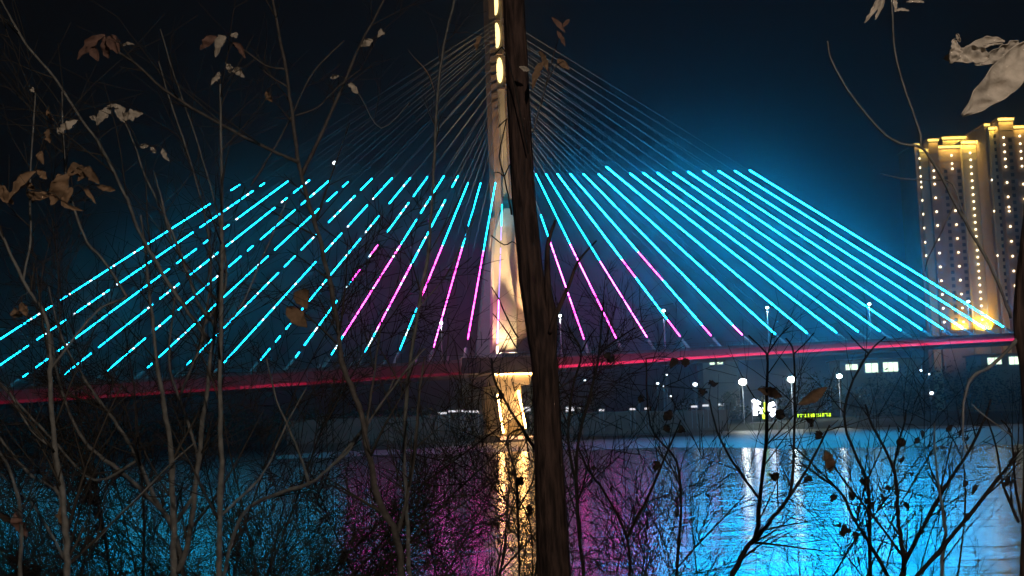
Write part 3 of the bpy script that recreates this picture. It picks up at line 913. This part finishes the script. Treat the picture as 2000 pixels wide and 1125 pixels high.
sapling('bare_sapling', 'sapling rising up the left side beside the big brown leaf cluster', GL, 3.8, 133, [
    ([(133, 1125), (130, 1060), (122, 974), (108, 867), (98, 760), (98, 690), (89, 617), (46, 549), (0, 450), (-30, 390)], 14, 5),
    ([(110, 880), (60, 840), (20, 770), (-10, 740)], 6, 3, .3),
    ([(249, 581), (203, 510), (171, 474), (149, 421), (142, 395), (131, 355), (123, 267), (121, 180)], 6, 3, .3),
    ([(100, 720), (160, 640), (200, 600), (249, 581)], 5, 5, .1),
    ([(45, 548), (60, 470), (58, 400), (60, 327), (69, 181)], 5, 3, .3)], seed=4,
    leaves=[(122, 262, 150, 234, 24, LP), (120, 262, 112, 250, 10, LP), (68, 180, 60, 170, 10, LP), (96, 210, 102, 238, 12, LB), (94, 252, 100, 280, 14, LB), (78, 296, 84, 320, 14, LB),
            (70, 335, 18, 395, 26, LB), (0, 362, 22, 398, 26, LB), (72, 332, 92, 350, 16, LB), (52, 352, 68, 372, 16, LB), (52, 378, 96, 384, 20, LB), (92, 376, 60, 396, 12, LB),
            (135, 340, 96, 400, 34, LB), (132, 342, 175, 330, 30, LB), (170, 326, 192, 358, 22, LB), (142, 366, 120, 402, 16, LB), (165, 370, 186, 396, 12, LB), (178, 334, 150, 352, 18, LB),
            (110, 350, 124, 342, 10, LB), (188, 362, 226, 372, 14, LB), (120, 392, 160, 412, 12, LB), (28, 600, 42, 622, 24, LB), (42, 590, 52, 618, 16, LB)])
sapling('bare_sapling', 'tallest sapling left of the tower, thick footed with a long side branch', GL, 5.0, 782, [
    ([(782, 1125), (775, 1045), (739, 974), (714, 850), (696, 778), (672, 723), (661, 652), (647, 563), (619, 450), (601, 391), (583, 313), (569, 213), (555, 117), (533, 0), (527, -30)], 15, 5),
    ([(583, 318), (533, 295), (427, 242), (320, 174), (265, 125), (232, 103)], 7, 4.5, -.4),
    ([(590, 341), (633, 249), (675, 153), (703, 89), (746, 8), (760, -30)], 7, 3.5, .3),
    ([(490, 363), (533, 295), (569, 228), (604, 153), (640, 110), (672, 80)], 4, 3, .3),
    ([(577, 226), (620, 210), (660, 170), (705, 135)], 3.5, 2.5, .1),
    ([(562, 170), (530, 150), (505, 130)], 4, 2, .1), ([(556, 135), (520, 128), (480, 100), (455, 88)], 4, 3, .1),
    ([(714, 850), (722, 790), (735, 700), (745, 620)], 7, 3, .2), ([(775, 1045), (800, 950), (812, 850), (820, 760), (830, 700)], 9, 4, .3),
    ([(478, 366), (470, 390), (455, 420)], 3, 2, .2)], m=M_barkm, seed=5,
    leaves=[(205, 68, 152, 118, 20, LR), (205, 70, 214, 114, 22, LR), (216, 70, 236, 108, 26, LR), (178, 90, 190, 116, 20, LR), (240, 90, 264, 88, 10, LP), (232, 100, 226, 72, 18, LR),
            (425, 72, 392, 98, 24, LR), (442, 72, 420, 110, 24, LP), (455, 66, 462, 76, 14, LP), (455, 84, 480, 112, 16, LR), (440, 122, 452, 144, 14, LP), (455, 138, 478, 152, 22, LP), (520, 178, 532, 200, 16, LB),
            (748, 62, 738, 72, 14, LP), (728, 78, 704, 90, 14, LP), (662, 148, 644, 152, 12, LP), (680, 164, 700, 182, 14, LP), (590, 565, 600, 605, 40, LB), (560, 600, 600, 640, 30, LB)])
sapling('bare_sapling', 'slim sapling whose single wand stands just left of the tower', GL, 5.6, 800, [
    ([(800, 1125), (795, 1000), (790, 850), (800, 720), (818, 600), (835, 500), (844, 391), (847, 320), (856, 178), (867, 89), (888, 0), (892, -30)], 9, 4),
    ([(818, 600), (870, 540), (905, 470), (930, 420)], 3.5, 2, .3),
    ([(800, 200), (745, 250), (705, 190), (690, 172)], 2.5, 2, .2)], seed=6, leaves=[(940, 70, 930, 100, 12, LB), (850, 185, 800, 90, 3, LB)])
sapling('bare_sapling', 'low sapling arching right from the thicket foot across the tower side water', GL, 5.2, 437, [
    ([(437, 1125), (470, 1010), (533, 967), (604, 945), (650, 908), (686, 874), (739, 796), (792, 725), (830, 680)], 9, 3.5),
    ([(604, 945), (590, 900), (570, 850), (540, 780), (520, 700)], 6, 3, .2),
    ([(650, 908), (700, 850), (745, 790), (770, 740)], 5, 3, .2)], seed=7)
sapling('bare_sapling', 'dim thicket sapling fanning up and left below the deck line', GL, 5.6, 345, [
    ([(360, 1125), (338, 1027), (302, 974), (267, 892), (231, 832), (196, 785), (156, 725), (120, 660), (95, 560)], 11, 4),
    ([(320, 1000), (249, 931), (196, 892), (160, 856), (132, 796), (110, 725), (100, 650)], 9, 4, .2),
    ([(265, 900), (185, 938), (107, 863), (53, 807), (0, 750), (-20, 720)], 6, 4, -.2),
    ([(338, 1027), (380, 960), (384, 880), (350, 780), (330, 700), (345, 560)], 9, 4, .2),
    ([(350, 780), (372, 720), (395, 660), (412, 520), (395, 400), (356, 267), (329, 188), (310, 120)], 6, 3, .1),
    ([(395, 640), (440, 560), (430, 440), (395, 309), (370, 231), (341, 149), (313, 57)], 5, 2.5, .1)], m=M_bark, seed=8)
sapling('bare_sapling', 'small sapling at the bottom left corner, its arms crossing the lit water', GL, 4.4, 60, [
    ([(40, 1125), (40, 1000), (20, 920), (-10, 870)], 9, 5),
    ([(130, 1125), (117, 970), (60, 928), (0, 856), (-20, 830)], 8, 5, .2),
    ([(132, 1100), (80, 1010), (40, 960), (0, 925)], 6, 4, .1),
    ([(185, 1060), (230, 1010), (280, 960), (350, 890), (400, 850)], 4, 3, .2)], seed=9,
    leaves=[(0, 1000, 26, 1020, 18, LD), (30, 1000, 50, 1050, 22, LR), (120, 990, 130, 1030, 24, LB)])

# the central trunk
M_trunk = M_barkd
tr = Plant('bare_tree', 'thick dark brown trunk rising in front of the bridge tower, with a fork halfway up', None, 5.4, 1085, 'tree')
random.seed(21)
def trunk_trace(mb, rows, d, m, ground=None, n=14, k=5):
    rows = smooth_pts([(x, y, d, w) for x, y, w in rows], k); P3 = []; rs = []
    for (x, y, dd, w) in rows: P3.append(P(x, y, dd)); rs.append(w * .5 * dd / F * (1 + .015 * random.uniform(-1, 1)))
    if ground is not None: P3 = [ground] + P3; rs = [rs[0] * 1.15] + rs
    mb.tube(P3, rs, m, n); return P3, rs
trunk_trace(tr.stem, [(1082, 1125, 66), (1076, 1000, 60), (1070, 850, 55), (1064, 720, 52), (1054, 640, 54), (1040, 560, 50), (1031, 470, 48), (1022, 380, 47), (1015, 250, 46), (1009, 120, 45), (1003, 0, 44), (998, -120, 42), (990, -260, 40)], 5.4, M_trunk, tr.base)
lim = MB()
trunk_trace(lim, [(1066, 760, 12), (1076, 700, 20), (1078, 620, 20), (1070, 560, 14), (1070, 480, 9), (1085, 430, 5)], 5.37, M_trunk)
trunk_trace(lim, [(1074, 650, 8), (1086, 615, 10), (1110, 560, 7), (1130, 510, 5), (1165, 470, 3)], 5.33, M_trunk)
tr.stem.build('trunk', tr.o, True); tr.stem = MB()
lim.build('branch', tr.o, True)
rn = random.Random(8)
# black shoots crossing in front of the lit tower
for pts, w0, w1 in (([(1000, 420), (992, 380), (985, 345), (976, 303), (988, 240), (990, 232)], 3.5, 2.5), ([(990, 232), (972, 250)], 3, 2), ([(985, 345), (975, 337), (965, 337)], 2.5, 2), ([(985, 345), (996, 320)], 2.5, 2),
                    ([(1032, 300), (990, 105), (966, 108)], 3, 2.5), ([(1012, 660), (990, 620), (975, 585), (960, 560)], 3.5, 2.5), 
                    ([(1009, 680), (985, 640), (962, 612)], 3, 2), ([(960, 460), (985, 478), (1000, 472), (1012, 480)], 3, 2)):
    tb_ = MB(); trace(tb_, pts, w0, w1, 5.3, 5.2, M_twig, n=5, k=3); tb_.build('twig', tr.o, True)
P3 = [P(x, y, 5.4) for x, y in ((1000, 60), (1010, 300), (1030, 560))]
pleaf(tr.leaf, 1062, 120, 1040, 175, 20, 5.2, LB, rn); pleaf(tr.leaf, 1034, 138, 1014, 130, 12, 5.2, LP, rn)
pleaf(tr.leaf, 1052, 100, 1070, 140, 18, 5.3, LB, rn); pleaf(tr.leaf, 1088, 116, 1112, 136, 18, 5.3, LB, rn)
pleaf(tr.leaf, 1078, 34, 1104, 64, 14, 5.1, LR, rn); pleaf(tr.leaf, 1112, 38, 1096, 56, 10, 5.1, LR, rn); pleaf(tr.leaf, 1088, 60, 1104, 92, 12, 5.1, LR, rn)
trace(tr.twig, [(1040, 260), (1060, 190), (1075, 130), (1095, 60)], 3, 2, 5.35, 5.15, M_twigm, n=5)
trace(tr.twig, [(1065, 170), (1085, 130), (1100, 120)], 2.5, 2, 5.3, 5.2, M_twigm, n=5)
finish(tr)

# right edge tree with the big pale dead leaves
rt = Plant('bare_tree', 'brown tree at the right edge bearing large pale curled dead leaves', None, 3.0, 1975, 'tree')
trunk_trace(rt.stem, [(2006, 1125, 26), (2010, 1000, 26), (2012, 860, 26), (2006, 720, 28), (1996, 640, 32), (2000, 560, 34), (2016, 440, 38), (2030, 300, 42), (2040, 100, 40), (2050, -150, 36)], 3.0, M_trunk, rt.base)
rt.stem.build('trunk', rt.o, True); rt.stem = MB()
for pts, w0, w1, dd in (([(1975, 620), (1954, 563), (1926, 503), (1886, 435), (1865, 396), (1830, 330), (1798, 288), (1759, 281), (1720, 256), (1684, 213), (1648, 164), (1622, 112), (1616, 80)], 6.5, 3.5, -.2),
                        ([(1798, 290), (1797, 262), (1782, 215), (1766, 171), (1748, 100), (1743, 36), (1740, -20)], 4.5, 3.5, 0),
                        ([(1990, 660), (1940, 712), (1898, 738), (1883, 785), (1881, 850), (1886, 880)], 8, 2.5, -.1),
                        ([(1898, 790), (1920, 810), (1948, 830), (1975, 850)], 3, 2, 0),
                        ([(1886, 435), (1860, 360), (1820, 352), (1770, 350), (1720, 340)], 3.5, 2, .1),
                        ([(1865, 396), (1840, 450), (1815, 500), (1806, 530)], 3.5, 2, .1),
                        ([(2035, 150), (2000, 105), (1988, 96)], 8, 5, -1.1)):
    trace(rt.stem, pts, w0, w1, 3.0, 3.0 + dd, M_bark)
rt.stem.build('branch', rt.o, True); rt.stem = MB()
rn = random.Random(77)
def bigleaf(x0, y0, x1, y1, w, d, m, curl, fold, lab=None, **kw):
    mb = MB(); pleaf(mb, x0, y0, x1, y1, w, d, m, rn, curl=curl, fold=fold, rib=.05, nu=44, nv=14, **kw)
    o = mb.build('dead_leaf', rt.o, True)
    so_ = o.modifiers.new('thick', 'SOLIDIFY'); so_.thickness = .0012
    return o
bigleaf(2016, 84, 1864, 228, 92, 1.9, M_leafp, .5, .7, wav=.06)
bigleaf(1990, 82, 1902, 126, 44, 1.93, M_leafp, .9, .8, wav=.10)
bigleaf(1958, 84, 1882, 100, 16, 1.95, M_leafp, 1.2, 1.0)
bigleaf(1932, 112, 1846, 112, 50, 1.9, M_leafp, 1.3, .8, wav=.12)
bigleaf(1962, 80, 1870, 106, 24, 1.92, M_leafp, 1.0, .8, wav=.10)
bigleaf(1856, 124, 1866, 76, 34, 1.88, M_leafp, 1.3, .8, wav=.12)
bigleaf(1875, 82, 1868, 66, 9, 1.9, M_leafp, 1.0, .9)
bigleaf(1720, -10, 1686, 46, 13, 2.3, M_leafp, .8, .8)
bigleaf(1728, -8, 1708, 40, 10, 2.3, M_leafp, .8, .8)
bigleaf(1745, -6, 1748, 24, 10, 2.3, M_leafp, .8, .8)
bigleaf(1748, 20, 1775, 22, 8, 2.3, M_leafp, .8, .8)
bigleaf(1770, 4, 1804, 6, 8, 2.3, M_leafp, .8, .8)
finish(rt)

# dark shrubs on the right whose twigs cross the lit water
GR = 'dark leafless shrubs on the right of the near bank'
def lv(xs, m=LD, w=10):
    return [(x, y, x + random.uniform(-14, 14), y + random.uniform(8, 22), w, m) for x, y in xs]
random.seed(31)
sapling('dark_shrub', 'dark shrub forking upward past the white lit sign', GR, 6.2, 1453, [
    ([(1430, 1125), (1453, 1080), (1478, 1040), (1483, 974), (1497, 867), (1498, 780), (1499, 692)], 11, 5),
    ([(1470, 1060), (1510, 1010), (1542, 970), (1591, 889), (1620, 830)], 8, 3.5, -.3),
    ([(1499, 692), (1480, 672), (1462, 655)], 4, 3), ([(1499, 692), (1520, 660), (1540, 640)], 4, 2.5),
    ([(1542, 970), (1550, 900), (1552, 800), (1550, 692), (1535, 660)], 6, 3, .2), ([(1550, 692), (1575, 668), (1590, 650)], 4, 2.5),
    ([(1483, 974), (1430, 900), (1400, 840), (1385, 780)], 6, 3, .2)], m=M_twig, tw=M_twig, seed=12, every=.16, level=1, L=(.15, .5), cat='shrub',
    leaves=lv([(1520, 925), (1575, 925), (1590, 820), (1600, 840), (1530, 800), (1390, 745), (1370, 760)], LD, 22) + [(1612, 880, 1622, 925, 26, LB), (1480, 760, 1530, 775, 26, LB), (1560, 790, 1620, 755, 22, LB)])
sapling('dark_shrub', 'dark shrub with small clinging leaves in the middle of the bright blue reflection', GR, 6.8, 1723, [
    ([(1735, 1125), (1700, 1065), (1684, 1040), (1672, 1020), (1640, 960), (1600, 930), (1560, 900)], 8, 3.5),
    ([(1700, 1125), (1697, 960), (1677, 900), (1650, 830), (1660, 760), (1696, 691), (1730, 658)], 7, 3.5, .2), ([(1696, 691), (1662, 658)], 3.5, 2.5),
    ([(1640, 960), (1560, 880), (1540, 870)], 4, 3, .1), ([(1672, 1020), (1690, 950), (1720, 880), (1738, 830)], 4, 2, .1)], m=M_twig, tw=M_twig, seed=13, every=.16, level=1, L=(.15, .45), cat='shrub',
    leaves=lv([(1650, 1025), (1660, 1030), (1670, 1040), (1645, 1035), (1680, 935), (1690, 975), (1700, 980), (1660, 960), (1630, 965), (1690, 930), (1720, 965), (1730, 950), (1640, 1020)], LD, 13))
sapling('dark_shrub', 'dark shrub with three tall forks, one carrying a round seed head', GR, 6.0, 1766, [
    ([(1765, 1125), (1766, 1090), (1755, 1027), (1752, 970), (1746, 917), (1725, 870), (1702, 828), (1690, 790)], 10, 3.5),
    ([(1766, 1100), (1800, 1035), (1833, 974), (1883, 896), (1919, 828), (1935, 780)], 9, 3.5, .2),
    ([(1746, 917), (1754, 870), (1766, 828), (1770, 800)], 5, 3), ([(1766, 1090), (1730, 1040), (1677, 974), (1638, 924), (1610, 880)], 6, 3, .3),
    ([(1833, 974), (1850, 900), (1860, 860)], 4, 2)], m=M_twig, tw=M_twig, seed=14, every=.13, level=1, L=(.12, .45), cat='shrub',
    leaves=lv([(1765, 890), (1752, 950), (1765, 980), (1800, 1030), (1800, 840), (1795, 855), (1890, 940), (1905, 945), (1970, 930), (1980, 935), (1880, 1000), (1890, 850), (1860, 830)], LD, 11))
b = MB(); b.ball(P(1760, 864, 5.95), .026, M_leafd, 10, (1, 1, .9)); 
o = b.build('seed_head', [x for x in COL.objects if x.get('label', '').startswith('dark shrub with three')][0], True)
sapling('bare_sapling', 'thin bluish wand standing alone in the right hand reflection', GR, 5.5, 1840, [
    ([(1838, 1125), (1842, 1060), (1847, 1038), (1835, 960), (1826, 885), (1824, 825)], 8, 3.5)], m=M_bark, tw=M_twig, seed=15, every=.3, level=1)
sapling('dark_shrub', 'dark branching shrub in the bottom right corner over the golden reflection', GR, 5.0, 1810, [
    ([(1790, 1125), (1850, 1060), (1950, 935), (1990, 880)], 9, 5), ([(1990, 1020), (1960, 950), (1945, 870), (1925, 810)], 6, 3, .1),
    ([(1870, 1125), (1885, 1000), (1880, 900), (1850, 840)], 4, 2.5, .2), ([(2010, 1080), (1985, 960), (1975, 850), (1955, 820)], 5, 3, .1)], m=M_twig, tw=M_twig, seed=16, every=.2, level=1, L=(.1, .35), cat='shrub')
sapling('dark_shrub', 'dark many stemmed shrub just right of the thick trunk over the magenta reflection', GR, 6.4, 1150, [
    ([(1140, 1125), (1128, 1000), (1125, 930), (1132, 850), (1155, 760), (1170, 690), (1178, 590)], 8, 4),
    ([(1127, 950), (1110, 860), (1118, 760), (1135, 690), (1110, 640)], 7, 3, .2), ([(1135, 690), (1150, 660), (1165, 640)], 4, 2),
    ([(1230, 1125), (1225, 1050), (1180, 960), (1150, 920), (1128, 870)], 6, 4, .2), ([(1225, 1050), (1270, 960), (1300, 890), (1330, 820)], 6, 3, .2),
    ([(1172, 690), (1195, 670), (1240, 640)], 4, 2.5, .2), ([(1320, 1125), (1330, 1000), (1320, 900), (1270, 830), (1262, 700)], 6, 3, .2)], m=M_twig, tw=M_twig, seed=17, every=.12, level=2, L=(.15, .5), cat='shrub',
    leaves=lv([(1185, 690), (1200, 695), (1320, 700), (1340, 700), (1250, 770), (1300, 830), (1310, 800), (1330, 830), (1280, 900)], LD, 18))
sapling('dark_shrub', 'dark shrub leaning across the gold reflection under the bridge tower', GR, 5.9, 1010, [
    ([(1015, 1125), (1012, 1000), (1008, 930), (990, 860), (1020, 840), (1035, 900)], 5, 3),
    ([(1090, 960), (1052, 890), (1020, 838), (990, 790), (965, 740), (960, 700)], 7, 4, -.1),
    ([(1040, 1125), (1035, 1020), (1000, 950), (985, 880)], 4, 2.5), ([(1010, 1000), (1040, 940), (1050, 880)], 4, 2),
    ([(970, 1125), (985, 1040), (1010, 970)], 4, 2)], m=M_twig, tw=M_twig, seed=18, every=.07, level=1, L=(.06, .28), cat='shrub',
    leaves=lv([(1006, 915), (1030, 985), (1040, 1000), (985, 770), (1018, 930)], LD, 14))

# random dense shrubs whose tops fill the bottom of the view
GB = 'twiggy bushes along the bottom of the view'
def bush(label, px, d, top_y, spread, n, seed, m=M_twig, lev=2, w=9, leaves=0, ev=.09):
    rn = random.Random(seed)
    pl = Plant('twiggy_bush', label, GB, d, px, 'bush')
    topz = P(px, top_y, d).z; H = topz - pl.base.z
    for i in range(n):
        a = rn.uniform(-1, 1) * spread; b = rn.uniform(-.5, .5) * spread
        q = pl.base + Vector((rn.uniform(-.15, .15), rn.uniform(-.15, .15), 0))
        h = H * rn.uniform(.6, 1.05); pts = [q.copy()]; rs = [w * .5 * d / F]
        v = Vector((a * .3, b * .3, 1))
        for k in range(9):
            v = (v + Vector((a * .14 + rn.uniform(-.12, .12), b * .1, rn.uniform(-.04, .04)))).normalized()
            q = q + v * (h / 8.3); pts.append(q.copy()); rs.append(rs[0] * (1 - .085 * (k + 1)))
        pl.stem.tube(pts, rs, m, 5)
        k0 = 4
        TIPS.clear()
        sprout(pl.twig, pts[k0:], rs[k0:], m, rn, every=ev * 1.25, L=(.25, .85), ang=.7, level=max(lev - 1, 1) if top_y > 840 else lev, thin=.5, minr=.0017 * d / 5)
        for tp, dr in (rn.sample(TIPS, min(len(TIPS), leaves)) if leaves else ()):
            leaf(pl.leaf, tp, tp + Vector((rn.uniform(-.3, .3), rn.uniform(-.3, .3), -1)).normalized() * rn.uniform(.03, .06), rn.uniform(.015, .03), LD, rn, nu=5, nv=3)
    finish(pl)
bush('bush in the far bottom left, first from the left edge', 60, 7.5, 930, .9, 6, 101, w=11, ev=.10)
bush('bush of crossing twigs left of the pale thicket stems', 230, 8.0, 930, .9, 7, 102, w=11, ev=.10)
bush('bush behind the feet of the pale thicket stems', 390, 8.6, 940, .8, 6, 103, w=10, ev=.10)
bush('wide bush over the pale blue water right of the straight pale stem', 540, 7.8, 920, .9, 7, 104, w=11, ev=.10)
bush('bush where the blue reflection turns to magenta', 680, 8.2, 900, .8, 6, 105, w=10, ev=.10)
bush('bush left of the gold reflection under the tower', 880, 8.4, 900, .8, 6, 106, w=9, leaves=2)
bush('bush directly under the tower in the gold reflection', 1010, 8.8, 960, .4, 4, 107, lev=1, w=8, leaves=2)
bush('bush right of the thick trunk amid the magenta reflection', 1190, 8.2, 870, .8, 6, 108, w=8, leaves=3, ev=.055)
bush('fullest bush between the magenta and the bright blue reflection', 1330, 7.6, 850, .8, 7, 109, w=8, leaves=5, ev=.07)
bush('bush under the white sign reflection', 1470, 7.4, 900, .6, 5, 110, w=8, leaves=3, ev=.12)
bush('low bush at the foot of the bright blue reflection', 1640, 7.6, 1000, .6, 3, 111, lev=1, w=8, leaves=3)
# dim brownish undergrowth tangle on the left, behind the pale stems
bush('tall dim brown bush behind the pale thicket, reaching the deck line', 250, 6.5, 700, 1.0, 7, 112, m=M_twigm, lev=2, w=11, ev=.08)
bush('dim brown bush between the thicket and the leaning sapling', 620, 7.0, 760, .9, 6, 113, m=M_twigm, lev=2, w=10, ev=.08)
bush('dim brown bush at the left edge below the brown leaf cluster', 20, 6.2, 640, .8, 5, 114, m=M_twigm, lev=2, w=10, ev=.08)
bush('dim bush standing close left of the tower base', 850, 7.2, 780, .7, 5, 115, m=M_twig, lev=2, w=9)

bush('dim brown bush in front of the dark far shore left of the straight pale stem', 130, 6.8, 760, 1.0, 7, 116, m=M_twigm, lev=2, w=9, ev=.11)
bush('dim brown bush in front of the dark far shore at the straight pale stem', 450, 7.2, 780, 1.0, 8, 117, m=M_twigm, lev=2, w=9, ev=.11)
bush('fine dark bush across the left stays, its top level with the lit tips', 330, 7.6, 470, 1.1, 8, 118, m=M_twigm, lev=2, w=8, ev=.10)
bush('fine dark bush across the leftmost stays beside the brown leaf cluster', 120, 7.9, 520, 1.1, 8, 119, m=M_twigm, lev=2, w=8, ev=.10)
bush('fine low bush between the forked shrubs in the bright blue reflection', 1600, 8.4, 900, .9, 4, 120, lev=1, w=7, ev=.16)
bush('fine low bush near the right edge over the pale reflection', 1900, 8.2, 920, .8, 4, 121, lev=1, w=7, ev=.16)
# path lamp on the near bank behind the viewer, lighting the plants
lp = Vector((1.6, -3.2, 4.4))
lo_ = thing('path_lamp', lp, 'path lamp on the near bank behind the viewer', 'street lamp')
t = MB(); t.tube([lp, lp + Vector((0, 0, 4.6))], [.07, .05], M_steel, 8); t.build('pole', lo_)
t = MB(); t.box(lp + Vector((0, .25, 4.65)), (.25, .6, .1), M_steel); t.build('lamp_housing', lo_)
pd = bpy.data.lights.new('path_lamp_bulb', 'POINT'); pd.energy = 620; pd.color = (1.0, .88, .77); pd.shadow_soft_size = .08
po = bpy.data.objects.new('path_lamp_bulb', pd); COL.objects.link(po); po.location = lp + Vector((0, .3, 4.45))
po.parent = lo_; po.matrix_parent_inverse = Matrix.Translation(-lp)

# ------------------------------------------------------------------ haze
hz = MB(); hz.box((0, 1370, 119), (1960, 2900, 242), M_steel)
ho = hz.build('haze'); ho.data.materials.clear()
hm = bpy.data.materials.new('haze_air'); hm.use_nodes = True
n, l = hm.node_tree.nodes, hm.node_tree.links
n.remove(n['Principled BSDF'])
pv = n.new('ShaderNodeVolumePrincipled')
pv.inputs['Color'].default_value = (.80, .88, 1, 1)
pv.inputs['Density'].default_value = 0.00031
pv.inputs['Anisotropy'].default_value = 0.94
l.new(pv.outputs[0], n['Material Output'].inputs['Volume'])
ho.data.materials.append(hm)
tag(ho, 'thin night haze over the river glowing around the lights', 'haze', None, 'stuff')
